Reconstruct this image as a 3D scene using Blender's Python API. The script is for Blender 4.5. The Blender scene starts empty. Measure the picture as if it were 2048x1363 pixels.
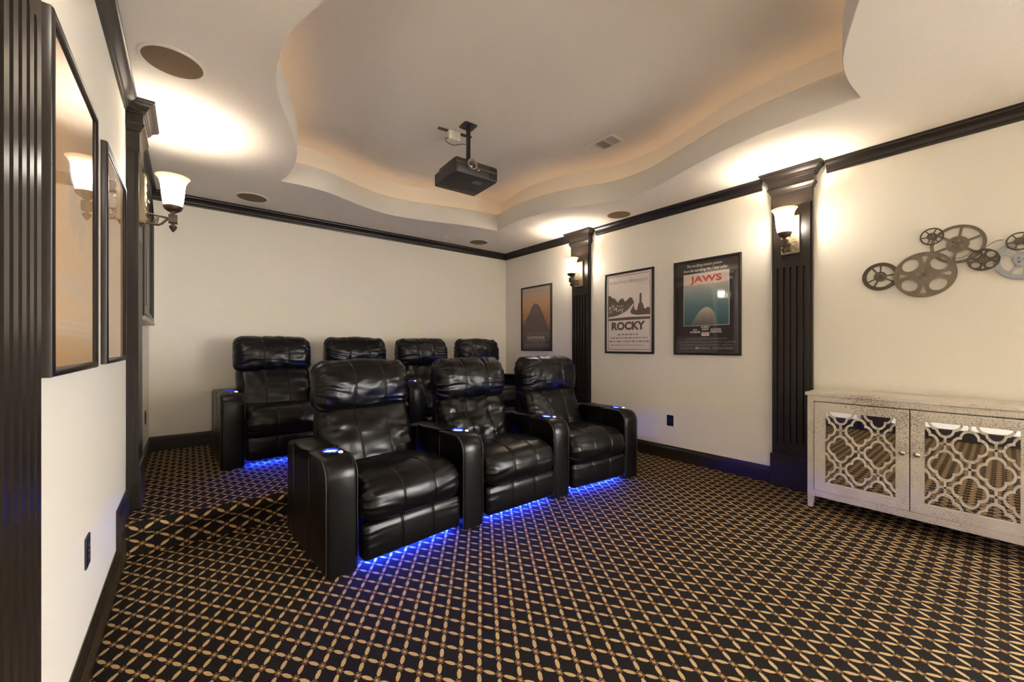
import bpy, bmesh, math, random
from mathutils import Vector, Matrix, noise, geometry
PI = math.pi
R = math.radians
random.seed(7)
scene = bpy.context.scene
COL = scene.collection

# ------------------------------------------------------------------ helpers
def lin(c):
    c = c / 255.0
    return c / 12.92 if c <= 0.04045 else ((c + 0.055) / 1.055) ** 2.4
def rgb(r, g, b): return (lin(r), lin(g), lin(b), 1.0)

class MB:
    """collects faces of one part"""
    def __init__(s): s.v = []; s.f = []; s.uv = {}
    def add(s, vs, fs):
        o = len(s.v); s.v += [tuple(p) for p in vs]; s.f += [tuple(i + o for i in f) for f in fs]; return s
    def box(s, x0, x1, y0, y1, z0, z1):
        return s.add([(x0,y0,z0),(x1,y0,z0),(x1,y1,z0),(x0,y1,z0),(x0,y0,z1),(x1,y0,z1),(x1,y1,z1),(x0,y1,z1)],
                     [(0,3,2,1),(4,5,6,7),(0,1,5,4),(1,2,6,5),(2,3,7,6),(3,0,4,7)])
    def rings(s, rings, closed=True, caps=True):
        n = len(rings[0]); vs = [p for r in rings for p in r]; fs = []
        for k in range(len(rings) - 1):
            for i in range(n if closed else n - 1):
                j = (i + 1) % n
                fs.append((k*n+i, k*n+j, (k+1)*n+j, (k+1)*n+i))
        if caps:
            fs.append(tuple(range(n - 1, -1, -1))); fs.append(tuple((len(rings)-1)*n + i for i in range(n)))
        return s.add(vs, fs)
    def lathe(s, prof, c=(0,0,0), axis='z', seg=32, caps=False):
        rings = []
        for r, h in prof:
            ring = []
            for i in range(seg):
                a = 2*PI*i/seg; u, v = r*math.cos(a), r*math.sin(a)
                p = {'z': (u, v, h), 'y': (v, h, u), 'x': (h, u, v)}[axis]
                ring.append((p[0]+c[0], p[1]+c[1], p[2]+c[2]))
            rings.append(ring)
        return s.rings(rings, True, caps)
    def tube(s, pts, r, seg=8, closed=False):
        pts = [Vector(p) for p in pts]; n = len(pts); rings = []; up = Vector((0.13, 0.27, 0.95)).normalized()
        for i in range(n):
            a = pts[(i-1) % n] if (closed or i > 0) else pts[i]
            b = pts[(i+1) % n] if (closed or i < n-1) else pts[i]
            t = (b - a).normalized(); e = t.cross(up)
            if e.length < 1e-4: e = t.cross(Vector((1,0,0)))
            e.normalize(); g = t.cross(e)
            rr = r[i] if isinstance(r, (list, tuple)) else r
            rings.append([tuple(pts[i] + e*rr*math.cos(2*PI*k/seg) + g*rr*math.sin(2*PI*k/seg)) for k in range(seg)])
        if closed: rings.append(rings[0])
        return s.rings(rings, True, not closed)
    def prism(s, poly, z0, z1):
        n = len(poly)
        return s.rings([[(p[0],p[1],z0) for p in poly], [(p[0],p[1],z1) for p in poly]])
    def sweep(s, prof, p0, p1, out, m0=0, m1=0):
        """profile (out,z) run from p0 to p1 (xy); m0/m1: mitre factors"""
        d = (Vector(p1) - Vector(p0)).normalized(); o = Vector(out); rings = []
        for p, m in ((Vector(p0), m0), (Vector(p1), -m1)):
            rings.append([(p.x + o.x*q + d.x*q*m, p.y + o.y*q + d.y*q*m, z) for q, z in prof])
        return s.rings(rings)
    def holes(s, outer, holes, z, flip=False):
        """flat face at z with holes"""
        loops = [[Vector((p[0],p[1],0)) for p in outer]] + [[Vector((p[0],p[1],0)) for p in h] for h in holes]
        tris = geometry.tessellate_polygon(loops)
        pts = [(p.x,p.y,z) for l in loops for p in l]
        fs = []
        for t in tris:
            a, b, c = (pts[i] for i in t)
            up = (b[0]-a[0])*(c[1]-a[1]) - (b[1]-a[1])*(c[0]-a[0]) > 0
            fs.append(tuple(t) if up != flip else tuple(reversed(t)))
        return s.add(pts, fs)
    def mesh(s, name):
        me = bpy.data.meshes.new(name); me.from_pydata(s.v, [], s.f); me.update(); return me
    def build(s, name, mat, parent=None, smooth=None, weld=True, recalc=True, bevel=0, bseg=2):
        me = s.mesh(name)
        bm = bmesh.new(); bm.from_mesh(me)
        if weld: bmesh.ops.remove_doubles(bm, verts=bm.verts, dist=1e-5)
        if recalc: bmesh.ops.recalc_face_normals(bm, faces=bm.faces)
        bm.to_mesh(me); bm.free()
        return link(name, me, mat, parent, smooth, bevel, bseg)

def link(name, me, mat, parent=None, smooth=None, bevel=0, bseg=2):
    o = bpy.data.objects.new(name, me); COL.objects.link(o)
    for m in (mat if isinstance(mat, (list, tuple)) else [mat]): me.materials.append(m)
    if parent: o.parent = parent
    if smooth:
        for p in me.polygons: p.use_smooth = True
        if smooth < 170: me.set_sharp_from_angle(angle=R(smooth))
    if bevel:
        b = o.modifiers.new('bevel', 'BEVEL'); b.width = bevel; b.segments = bseg; b.limit_method = 'ANGLE'; b.angle_limit = R(40)
    return o

def tag(o, label=None, cat=None, group=None, kind=None):
    if label: o['label'] = label
    if cat: o['category'] = cat
    if group: o['group'] = group
    if kind: o['kind'] = kind
    return o
def thing(name, label, cat, loc=(0,0,0), rot=(0,0,0), group=None):
    o = bpy.data.objects.new(name, None); COL.objects.link(o); o.empty_display_size = 0.1
    o.location = loc; o.rotation_euler = rot
    return tag(o, label, cat, group)
def struct(o): o['kind'] = 'structure'; return o
def copy_tree(o, parent=None):
    c = o.copy(); COL.objects.link(c)
    if parent: c.parent = parent; c.matrix_parent_inverse = o.matrix_parent_inverse.copy()
    for ch in list(o.children): copy_tree(ch, c)
    return c

def spline(pts, n, closed=True):
    """Catmull-Rom"""
    m = len(pts); out = []
    cnt = m if closed else m - 1
    per = max(1, n // cnt)
    for i in range(cnt):
        g = lambda k: Vector(pts[(i+k) % m] if closed else pts[min(max(i+k,0),m-1)])
        p0, p1, p2, p3 = g(-1), g(0), g(1), g(2)
        for k in range(per):
            t = k / per
            out.append(0.5*((2*p1) + (p2-p0)*t + (2*p0-5*p1+4*p2-p3)*t*t + (3*p1-p0-3*p2+p3)*t**3))
    if not closed: out.append(Vector(pts[-1]))
    return out
def arc(cx, cy, r, a0, a1, n):
    return [(cx + r*math.cos(R(a0+(a1-a0)*i/n)), cy + r*math.sin(R(a0+(a1-a0)*i/n))) for i in range(n+1)]
def rrect(x0, x1, y0, y1, r, n=5):
    return arc(x1-r,y1-r,r,0,90,n)+arc(x0+r,y1-r,r,90,180,n)+arc(x0+r,y0+r,r,180,270,n)+arc(x1-r,y0+r,r,270,360,n)
WALL_R = (R(90), 0, R(-90))      # local x = right as seen, y = up, z = out of the wall
WALL_L = (R(90), 0, R(90))

# ------------------------------------------------------------------ materials
def nt(name):
    m = bpy.data.materials.new(name); m.use_nodes = True
    return m, m.node_tree, m.node_tree.nodes['Principled BSDF'], m.node_tree.links
def N(t, kind, **kw):
    n = t.nodes.new(kind)
    for k, v in kw.items():
        if k in n.inputs: n.inputs[k].default_value = v
        else: setattr(n, k, v)
    return n
def M_(t, op, a, b=None, c=None, clamp=False):
    n = t.nodes.new('ShaderNodeMath'); n.operation = op; n.use_clamp = clamp
    for i, v in enumerate((a, b, c)):
        if v is None: continue
        if hasattr(v, 'is_output') or isinstance(v, bpy.types.NodeSocket): t.links.new(v, n.inputs[i])
        else: n.inputs[i].default_value = v
    return n.outputs[0]
def mixc(t, fac, a, b):
    n = t.nodes.new('ShaderNodeMix'); n.data_type = 'RGBA'
    for i, v in ((0, fac), (6, a), (7, b)):
        if isinstance(v, bpy.types.NodeSocket): t.links.new(v, n.inputs[i])
        else: n.inputs[i].default_value = v
    return n.outputs[2]
def plain(name, col, rough=0.5, metal=0.0, bump=0, bscale=50, spec=0.5, coat=0):
    m, t, b, L = nt(name)
    b.inputs['Base Color'].default_value = col; b.inputs['Roughness'].default_value = rough
    b.inputs['Metallic'].default_value = metal; b.inputs['Specular IOR Level'].default_value = spec
    if coat: b.inputs['Coat Weight'].default_value = coat; b.inputs['Coat Roughness'].default_value = 0.1
    if bump:
        tc = N(t, 'ShaderNodeTexCoord'); nz = N(t, 'ShaderNodeTexNoise', Scale=bscale, Detail=4.0)
        L.new(tc.outputs['Object'], nz.inputs['Vector'])
        bp = N(t, 'ShaderNodeBump', Strength=bump, Distance=0.002); L.new(nz.outputs['Fac'], bp.inputs['Height'])
        L.new(bp.outputs['Normal'], b.inputs['Normal'])
    return m
def emit(name, col, s):
    m, t, b, L = nt(name)
    b.inputs['Base Color'].default_value = col; b.inputs['Emission Color'].default_value = col
    b.inputs['Emission Strength'].default_value = s; return m

def plaster(name, col, bump=0.35):
    m, t, b, L = nt(name)
    b.inputs['Base Color'].default_value = col; b.inputs['Roughness'].default_value = 0.75
    b.inputs['Specular IOR Level'].default_value = 0.25
    tc = N(t, 'ShaderNodeTexCoord'); nz = N(t, 'ShaderNodeTexNoise', Scale=85.0, Detail=3.0, Roughness=0.55)
    L.new(tc.outputs['Object'], nz.inputs['Vector'])
    bp = N(t, 'ShaderNodeBump', Strength=bump, Distance=0.004); L.new(nz.outputs['Fac'], bp.inputs['Height'])
    L.new(bp.outputs['Normal'], b.inputs['Normal'])
    return m
M_WALL = plaster('wall_paint', rgb(230, 224, 210))
M_CEIL = plaster('ceiling_paint', rgb(226, 220, 209), 0.4)
M_TRIM = plain('espresso_trim', rgb(36, 30, 25), 0.3, bump=0.08, bscale=18, spec=0.4)
M_BLACKPL = plain('black_plastic', rgb(24, 23, 23), 0.4)
M_WHITEPL = plain('white_plastic', rgb(225, 220, 210), 0.45)
M_GRILLE = plain('speaker_grille', rgb(112, 92, 62), 0.8, bump=0.6, bscale=600)
M_BRONZE = plain('bronze', rgb(92, 80, 66), 0.42, 0.75, bump=0.5, bscale=90)
M_PLATE = plain('antique_plate', rgb(150, 136, 112), 0.42, 0.7, bump=0.8, bscale=60)
M_CHROME = plain('chrome', rgb(215, 212, 208), 0.15, 1.0)
M_SILVER = plain('silver_ring', rgb(175, 170, 165), 0.3, 0.8)

def leather():
    m, t, b, L = nt('black_leather')
    tc = N(t, 'ShaderNodeTexCoord')
    nz = N(t, 'ShaderNodeTexNoise', Scale=3.0, Detail=4.0); L.new(tc.outputs['Object'], nz.inputs['Vector'])
    b.inputs['Base Color'].default_value = (0, 0, 0, 1)
    L.new(mixc(t, nz.outputs['Fac'], rgb(4, 4, 4), rgb(10, 9, 8)), b.inputs['Base Color'])
    b.inputs['Specular IOR Level'].default_value = 0.36
    L.new(M_(t, 'MULTIPLY_ADD', nz.outputs['Fac'], 0.16, 0.22), b.inputs['Roughness'])
    vo = N(t, 'ShaderNodeTexVoronoi', Scale=420.0); L.new(tc.outputs['Object'], vo.inputs['Vector'])
    n2 = N(t, 'ShaderNodeTexNoise', Scale=22.0, Detail=5.0, Distortion=0.6); L.new(tc.outputs['Object'], n2.inputs['Vector'])
    h = M_(t, 'ADD', M_(t, 'MULTIPLY', vo.outputs['Distance'], 0.08), M_(t, 'MULTIPLY', n2.outputs['Fac'], 0.6))
    bp = N(t, 'ShaderNodeBump', Strength=0.22, Distance=0.004); L.new(h, bp.inputs['Height'])
    L.new(bp.outputs['Normal'], b.inputs['Normal'])
    return m
M_LEATHER = leather()
M_STITCH = plain('seam_thread', rgb(64, 58, 53), 0.4)
M_SEAM = plain('seam_welt', rgb(26, 23, 22), 0.35)

def carpet(name, px, py, vert=False):
    """diamond lattice of tan leaves and bronze rosettes on black ribbed pile"""
    m, t, b, L = nt(name)
    tc = N(t, 'ShaderNodeTexCoord')
    jn = N(t, 'ShaderNodeTexNoise', Scale=260.0, Detail=2.0); L.new(tc.outputs['UV'], jn.inputs['Vector'])
    sub = N(t, 'ShaderNodeVectorMath', operation='SUBTRACT'); L.new(jn.outputs['Color'], sub.inputs[0]); sub.inputs[1].default_value = (0.5,0.5,0.5)
    scl = N(t, 'ShaderNodeVectorMath', operation='SCALE'); L.new(sub.outputs[0], scl.inputs[0]); scl.inputs['Scale'].default_value = 0.006
    add = N(t, 'ShaderNodeVectorMath', operation='ADD'); L.new(tc.outputs['UV'], add.inputs[0]); L.new(scl.outputs[0], add.inputs[1])
    sp = N(t, 'ShaderNodeSeparateXYZ'); L.new(add.outputs[0], sp.inputs[0])
    x = M_(t, 'DIVIDE', sp.outputs['X'], px); y = M_(t, 'DIVIDE', sp.outputs['Y'], py)
    a = M_(t, 'ADD', x, y); c = M_(t, 'SUBTRACT', x, y)
    def frac0(s): return M_(t, 'SUBTRACT', M_(t, 'FRACT', M_(t, 'ADD', s, 0.5)), 0.5)       # 0 at integers
    def fracH(s): return M_(t, 'SUBTRACT', M_(t, 'FRACT', s), 0.5)                          # 0 at halves
    a0, c0, ah, ch = frac0(a), frac0(c), fracH(a), fracH(c)
    def sq(s, k): q = M_(t, 'DIVIDE', s, k); return M_(t, 'MULTIPLY', q, q)
    e1 = M_(t, 'ADD', sq(ah, 0.285), sq(c0, 0.108)); e2 = M_(t, 'ADD', sq(ch, 0.285), sq(a0, 0.108))
    leaf = M_(t, 'LESS_THAN', M_(t, 'MINIMUM', e1, e2), 1.0)
    rr = M_(t, 'SQRT', M_(t, 'ADD', M_(t, 'MULTIPLY', a0, a0), M_(t, 'MULTIPLY', c0, c0)))
    ang = M_(t, 'ARCTAN2', a0, c0)
    rad = M_(t, 'MULTIPLY_ADD', M_(t, 'COSINE', M_(t, 'MULTIPLY', ang, 6.0)), 0.028, 0.175)
    ros = M_(t, 'LESS_THAN', rr, rad); eye = M_(t, 'LESS_THAN', rr, 0.075)
    ring = M_(t, 'MULTIPLY', M_(t, 'GREATER_THAN', rr, 0.1), M_(t, 'LESS_THAN', rr, 0.13))
    wv = N(t, 'ShaderNodeMath', operation='SINE')
    L.new(M_(t, 'MULTIPLY', M_(t, 'ADD', sp.outputs['X'], M_(t, 'MULTIPLY', sp.outputs['Y'], 0.6)), 2*PI/0.0085), wv.inputs[0])
    rib = M_(t, 'MULTIPLY_ADD', wv.outputs[0], 0.5, 0.5)
    pn = N(t, 'ShaderNodeTexNoise', Scale=900.0, Detail=2.0); L.new(tc.outputs['UV'], pn.inputs['Vector'])
    base = mixc(t, rib, rgb(15, 13, 11), rgb(46, 40, 36))
    tan = mixc(t, pn.outputs['Fac'], rgb(156, 124, 82), rgb(216, 184, 134))
    brz = mixc(t, pn.outputs['Fac'], rgb(88, 64, 40), rgb(156, 120, 76))
    k = mixc(t, leaf, base, tan); k = mixc(t, ros, k, brz); k = mixc(t, ring, k, rgb(74, 48, 30)); k = mixc(t, eye, k, rgb(186, 144, 92))
    L.new(k, b.inputs['Base Color']); b.inputs['Roughness'].default_value = 0.95; b.inputs['Specular IOR Level'].default_value = 0.1
    h = M_(t, 'ADD', M_(t, 'MULTIPLY', rib, 0.3), M_(t, 'MAXIMUM', leaf, ros)); h = M_(t, 'ADD', h, M_(t, 'MULTIPLY', pn.outputs['Fac'], 0.4))
    bp = N(t, 'ShaderNodeBump', Strength=0.5, Distance=0.004); L.new(h, bp.inputs['Height']); L.new(bp.outputs['Normal'], b.inputs['Normal'])
    return m
M_CARPET = carpet('lattice_carpet', 0.0895, 0.129)
M_CARPET_R = carpet('lattice_carpet_riser', 0.1325, 0.0975)

def pane_mat():
    m, t, b, L = nt('picture_glass'); t.nodes.remove(b)
    out = t.nodes['Material Output']
    tr = N(t, 'ShaderNodeBsdfTransparent'); gl = N(t, 'ShaderNodeBsdfGlossy', Roughness=0.02)
    ge = N(t, 'ShaderNodeNewGeometry'); dt = N(t, 'ShaderNodeVectorMath', operation='DOT_PRODUCT')
    L.new(ge.outputs['Normal'], dt.inputs[0]); L.new(ge.outputs['Incoming'], dt.inputs[1])
    f = M_(t, 'POWER', M_(t, 'SUBTRACT', 1.0, M_(t, 'ABSOLUTE', dt.outputs['Value']), clamp=True), 4.2)
    f = M_(t, 'MULTIPLY_ADD', f, 0.93, 0.065); mx = N(t, 'ShaderNodeMixShader')
    L.new(f, mx.inputs[0]); L.new(tr.outputs[0], mx.inputs[1]); L.new(gl.outputs[0], mx.inputs[2]); L.new(mx.outputs[0], out.inputs[0])
    return m
M_GLASS = pane_mat()

# ------------------------------------------------------------------ room numbers
XL, XR, YB, YF = -0.295, 4.0, 5.10, -4.6
ZC, ZP = 2.685, 0.20           # flat ceiling, raised floor
Z2 = 3.12                      # tray ceiling
YN = 3.085                     # nosing of the step

# floors (uv in metres so the carpet pattern keeps its true size)
def uvplane(name, quads, mats, midx):
    """quads: list of (4 verts, 4 uvs)"""
    me = bpy.data.meshes.new(name); v = []; f = []; u = []
    for q, uv in quads: f.append(tuple(range(len(v), len(v)+4))); v += q; u += uv
    me.from_pydata(v, [], f); l = me.uv_layers.new(name='UVMap')
    for i, p in enumerate(me.polygons):
        p.material_index = midx[i]
        for li in p.loop_indices: l.data[li].uv = u[me.loops[li].vertex_index]
    bm = bmesh.new(); bm.from_mesh(me); bmesh.ops.recalc_face_normals(bm, faces=bm.faces); bm.to_mesh(me); bm.free()
    return link(name, me, mats)
UO = (0.4349, 1.9362)          # a lattice node
def fuv(x, y): return (x - UO[0], y - UO[1])
q = [(XL, YF, 0), (XR, YF, 0), (XR, 3.2, 0), (XL, 3.2, 0)]
struct(uvplane('floor', [(q, [fuv(p[0], p[1]) for p in q])], [M_CARPET], [0]))
prof = [(3.135, 0.0), (3.125, 0.09), (3.112, 0.12)] + [(3.125 + 0.04*math.cos(R(a)), 0.16 + 0.04*math.sin(R(a))) for a in (205, 190, 170, 150, 130, 110, 90)]
quads = []; mi = []; s = 0.0
for i in range(len(prof) - 1):
    (y0, z0), (y1, z1) = prof[i], prof[i+1]; ds = math.hypot(y1-y0, z1-z0)
    quads.append(([(XL,y0,z0),(XR,y0,z0),(XR,y1,z1),(XL,y1,z1)], [(XL+0.2095, s-0.1645),(XR+0.2095, s-0.1645),(XR+0.2095, s+ds-0.1645),(XL+0.2095, s+ds-0.1645)])); mi.append(1); s += ds
q = [(XL, prof[-1][0], ZP), (XR, prof[-1][0], ZP), (XR, YB, ZP), (XL, YB, ZP)]
quads.append((q, [fuv(p[0], p[1]) for p in q])); mi.append(0)
o = struct(uvplane('floor_platform', quads, [M_CARPET, M_CARPET_R], mi))
for p in o.data.polygons: p.use_smooth = True

# walls
def wallbox(n, *a): return struct(MB().box(*a).build(n, M_WALL))
wallbox('wall_left', XL-0.1, XL, YF, YB, -0.02, ZC+0.02)
# right wall, with an unseen opening added behind the camera for fill light
OY0, OY1, OZ = -4.35, -1.5, 2.45
wr = MB().box(XR, XR+0.1, OY1, YB, -0.02, ZC+0.02).box(XR, XR+0.1, YF, OY0, -0.02, ZC+0.02).box(XR, XR+0.1, OY0, OY1, OZ, ZC+0.02)
struct(wr.build('wall_right', M_WALL))
wallbox('wall_back', XL-0.1, XR+0.1, YB, YB+0.1, -0.02, ZC+0.02)
wallbox('wall_front', XL-0.1, XR+0.1, YF-0.1, YF, -0.02, ZC+0.02)

# tray ceiling opening, counter-clockwise from the back left corner
Lp = [(0.64,4.11),(0.669,3.917),(0.671,3.641),(0.639,3.406),(0.583,3.193),(0.507,2.973),(0.438,2.789),(0.39,2.619),(0.365,2.457),(0.361,2.298),(0.373,2.146),(0.404,2.004),(0.457,1.834),(0.52,1.68),(0.59,1.46),(0.64,1.25),(0.668,1.02),(0.668,0.74),(0.64,0.542)]
Fp = [(0.64,0.542),(0.82,0.575),(1.07,0.53),(1.346,0.40),(1.68,0.29),(2.0,0.30),(2.283,0.41),(2.607,0.52),(2.85,0.55),(3.127,0.542)]
Rp = [(3.127,0.542),(3.114,0.675),(3.108,0.876),(3.112,1.104),(3.165,1.394),(3.285,1.77),(3.385,2.077),(3.402,2.3),(3.375,2.5),(3.325,2.65),(3.148,2.995),(3.06,3.35),(3.03,3.6),(3.045,3.85),(3.09,4.11)]
Bp = [(3.09,4.11),(2.69,4.167),(2.358,4.259),(2.006,4.35),(1.7,4.365),(1.4,4.275),(1.073,4.125),(0.823,4.085),(0.64,4.11)]
hole = []
for seg in (Lp, Fp, Rp, Bp):
    hole += [tuple(p) for p in spline([(x, y, 0) for x, y in seg], len(seg)*5, False)][:-1]
hole = [(p[0], p[1]) for p in hole]
def offset(poly, d):
    n = len(poly); out = []
    for i in range(n):
        a, b, c = Vector(poly[i-1]), Vector(poly[i]), Vector(poly[(i+1) % n])
        t1 = (b-a).normalized(); t2 = (c-b).normalized()
        n1 = Vector((t1.y, -t1.x)); n2 = Vector((t2.y, -t2.x))
        m = (n1+n2).normalized(); k = d / max(0.45, m.dot(n1)); q = b + m*k; out.append((q.x, q.y))
    return out
h1 = offset(hole, 0.03); h2 = offset(hole, 0.15)
ce = MB()
ce.holes([(XL-0.1,YF-0.1),(XR+0.1,YF-0.1),(XR+0.1,YB+0.1),(XL-0.1,YB+0.1)], [hole], ZC, True)
ring = lambda poly, z: [(x, y, z) for x, y in poly]
ce.rings([ring(hole, ZC), ring(offset(hole, -0.004), ZC+0.008), ring(offset(hole, -0.004), 2.88), ring(hole, 2.888), ring(h1, 2.888), ring(h1, 2.80), ring(h2, 2.80), ring(h2, Z2)], True, False)
ce.holes(h2, [], Z2, True)
struct(ce.build('ceiling', M_CEIL, smooth=40, recalc=False))
# warm rope light lying in the cove
rope = MB().tube([(x, y, 2.825) for x, y in offset(hole, 0.09)][::2], 0.008, 6, True)
tag(rope.build('rope_light', emit('rope_glow', (1.0, 0.64, 0.36, 1), 0.42), smooth=170), 'thin warm rope light hidden in the cove of the curved tray ceiling', 'rope light')

# crown and baseboards
CROWN = [(0,2.592),(0.012,2.592),(0.014,2.606),(0.02,2.611),(0.02,2.622),(0.024,2.63),(0.03,2.645),(0.04,2.658),(0.048,2.664),(0.05,2.672),(0.056,2.674),(0.056,ZC),(0,ZC)]
def base(z, h=0.14): return [(0,z),(0.018,z),(0.018,z+h-0.035),(0.0145,z+h-0.031),(0.0145,z+h-0.022),(0.010,z+h-0.018),(0.009,z+h-0.006),(0.004,z+h),(0,z+h)]
PY = (1.135, 3.475); PW = 0.145; PCAP = 0.232; PPL = 0.153
ys = [YF, PY[0]-PCAP, PY[0]+PCAP, PY[1]-PCAP, PY[1]+PCAP, YB]
k = 1
for side, x, o_ in (('left', XL, (1,0)), ('right', XR, (-1,0))):
    for i in (0, 2, 4):
        struct(MB().sweep(CROWN, (x, ys[i]), (x, ys[i+1]), o_, 1 if i == 0 else 0, 1 if i == 4 else 0).build('trim_%d' % k, M_TRIM, smooth=35)); k += 1
struct(MB().sweep(CROWN, (XL, YB), (XR, YB), (0,-1), 1, 1).build('trim_%d' % k, M_TRIM, smooth=35)); k += 1
struct(MB().sweep(CROWN, (XL, YF), (XR, YF), (0,1), 1, 1).build('trim_%d' % k, M_TRIM, smooth=35))
for side, x, o_ in (('left', XL, (1,0)), ('right', XR, (-1,0))):
    b = MB().sweep(base(0), (x, YF), (x, OY0 if side == 'right' else PY[0]-PPL), o_, 1, 0)
    if side == 'right': b.sweep(base(0), (x, OY1), (x, PY[0]-PPL), o_)
    b.sweep(base(0), (x, PY[0]+PPL), (x, 2.91), o_)
    b.sweep([(0,0),(0.02,0)] + [(p, z) for p, z in base(ZP)[1:]], (x, 2.91), (x, PY[1]-PPL), o_)
    b.sweep(base(ZP), (x, PY[1]+PPL), (x, YB), o_, 0, 1)
    struct(b.build('baseboard_' + side, M_TRIM, smooth=35))
struct(MB().sweep(base(ZP), (XL, YB), (XR, YB), (0,-1), 1, 1).build('baseboard_back', M_TRIM, smooth=35))
struct(MB().sweep(base(0), (XL, YF), (XR, YF), (0,1), 1, 1).build('baseboard_front', M_TRIM, smooth=35))

# ------------------------------------------------------------------ pilasters
def stadium(cx, y0, y1, r, n=8):
    return arc(cx, y1-r, r, 0, 180, n) + arc(cx, y0+r, r, 180, 360, n)
def pilaster(x, y, rot, zb, label):
    t = thing('fluted_pilaster', label, 'pilaster', (x, y, zb), rot, 'fluted wall pilasters')
    H = lambda z: z - zb
    sh = MB(); sh.box(-PW, PW, 0.0, H(2.40), 0, 0.036)
    x0, x1, y0, y1 = -0.134, 0.134, 0.0, H(2.40)
    fl = [(-0.094+0.047*i) for i in range(5)]; f0, f1 = 0.385, H(1.868)
    outer = [(x0,y0),(x1,y0),(x1,y1),(x0,y1)]
    sh.holes(outer, [stadium(c, f0, f1, 0.0105) for c in fl], 0.055)
    sh.rings([[(a,b,0.036) for a,b in outer], [(a,b,0.055) for a,b in outer]], True, False)
    for c in fl:
        sh.rings([[(a,b,0.055) for a,b in stadium(c,f0,f1,0.0105)], [(a,b,0.047) for a,b in stadium(c,f0+0.001,f1-0.001,0.0098)], [(a,b,0.041) for a,b in stadium(c,f0+0.003,f1-0.003,0.0082)], [(a,b,0.0375) for a,b in stadium(c,f0+0.006,f1-0.006,0.005)]], True, False)
        st = stadium(c,f0+0.006,f1-0.006,0.005); sh.add([(a,b,0.0375) for a,b in st], [tuple(range(len(st)))])
    sh.build('shaft', M_TRIM, t, smooth=35, recalc=False)
    MB().box(-PPL, PPL, 0, 0.275, 0, 0.066).build('plinth', M_TRIM, t, bevel=0.004)
    prof = [(0.0,2.386),(0.012,2.388),(0.012,2.505),(0.018,2.508),(0.022,2.516),(0.022,2.522),(0.030,2.534),(0.036,2.542),(0.036,2.552),(0.030,2.556),(0.030,2.606),(0.038,2.609),(0.040,2.618),(0.046,2.621),(0.047,2.630),(0.052,2.638),(0.064,2.652),(0.078,2.660),(0.080,2.668),(0.086,2.670),(0.086,ZC)]
    rs = []
    for o_, z in prof:
        a = PW + o_ - 0.011; d = 0.055 + o_ - 0.006
        rs.append([(-a, H(z), 0), (-a, H(z), d), (a, H(z), d), (a, H(z), 0)])
    MB().rings(rs).build('capital', M_TRIM, t)
    return t
PF = 0.055
pilaster(XR, PY[0], WALL_R, 0, 'dark fluted pilaster on the right wall next to the silver cabinet')
pilaster(XR, PY[1], WALL_R, ZP, 'dark fluted pilaster on the right wall behind the recliners, between two posters')
pilaster(XL, PY[0], WALL_L, 0, 'dark fluted pilaster cut off by the left edge of the picture')
pilaster(XL, PY[1], WALL_L, ZP, 'dark pilaster seen edge-on on the left wall at the raised step')

# ------------------------------------------------------------------ sconces
def shade_mat():
    m, t, b, L = nt('sconce_glass')
    tc = N(t, 'ShaderNodeTexCoord'); sp = N(t, 'ShaderNodeSeparateXYZ'); L.new(tc.outputs['Object'], sp.inputs[0])
    # the bulb sits in the lower half: glass glows hottest around it
    d = M_(t, 'ABSOLUTE', M_(t, 'SUBTRACT', sp.outputs['Y'], 0.075))
    g = M_(t, 'SUBTRACT', 1.0, M_(t, 'DIVIDE', d, 0.125), clamp=True)
    b.inputs['Base Color'].default_value = rgb(165, 138, 96); b.inputs['Roughness'].default_value = 0.25
    L.new(mixc(t, g, (1.0, 0.68, 0.36, 1), (1.0, 0.95, 0.86, 1)), b.inputs['Emission Color'])
    L.new(M_(t, 'MULTIPLY_ADD', M_(t, 'POWER', g, 3.2), 9.5, 0.08), b.inputs['Emission Strength'])
    return m
M_SHADE = shade_mat()
def spiral(cx, cy, r0, a0, turns, z, n=16, sgn=1):
    return [(cx + r0*(1-0.75*i/n)*math.cos(a0+sgn*2*PI*turns*i/n), cy + r0*(1-0.75*i/n)*math.sin(a0+sgn*2*PI*turns*i/n), z) for i in range(n+1)]
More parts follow.
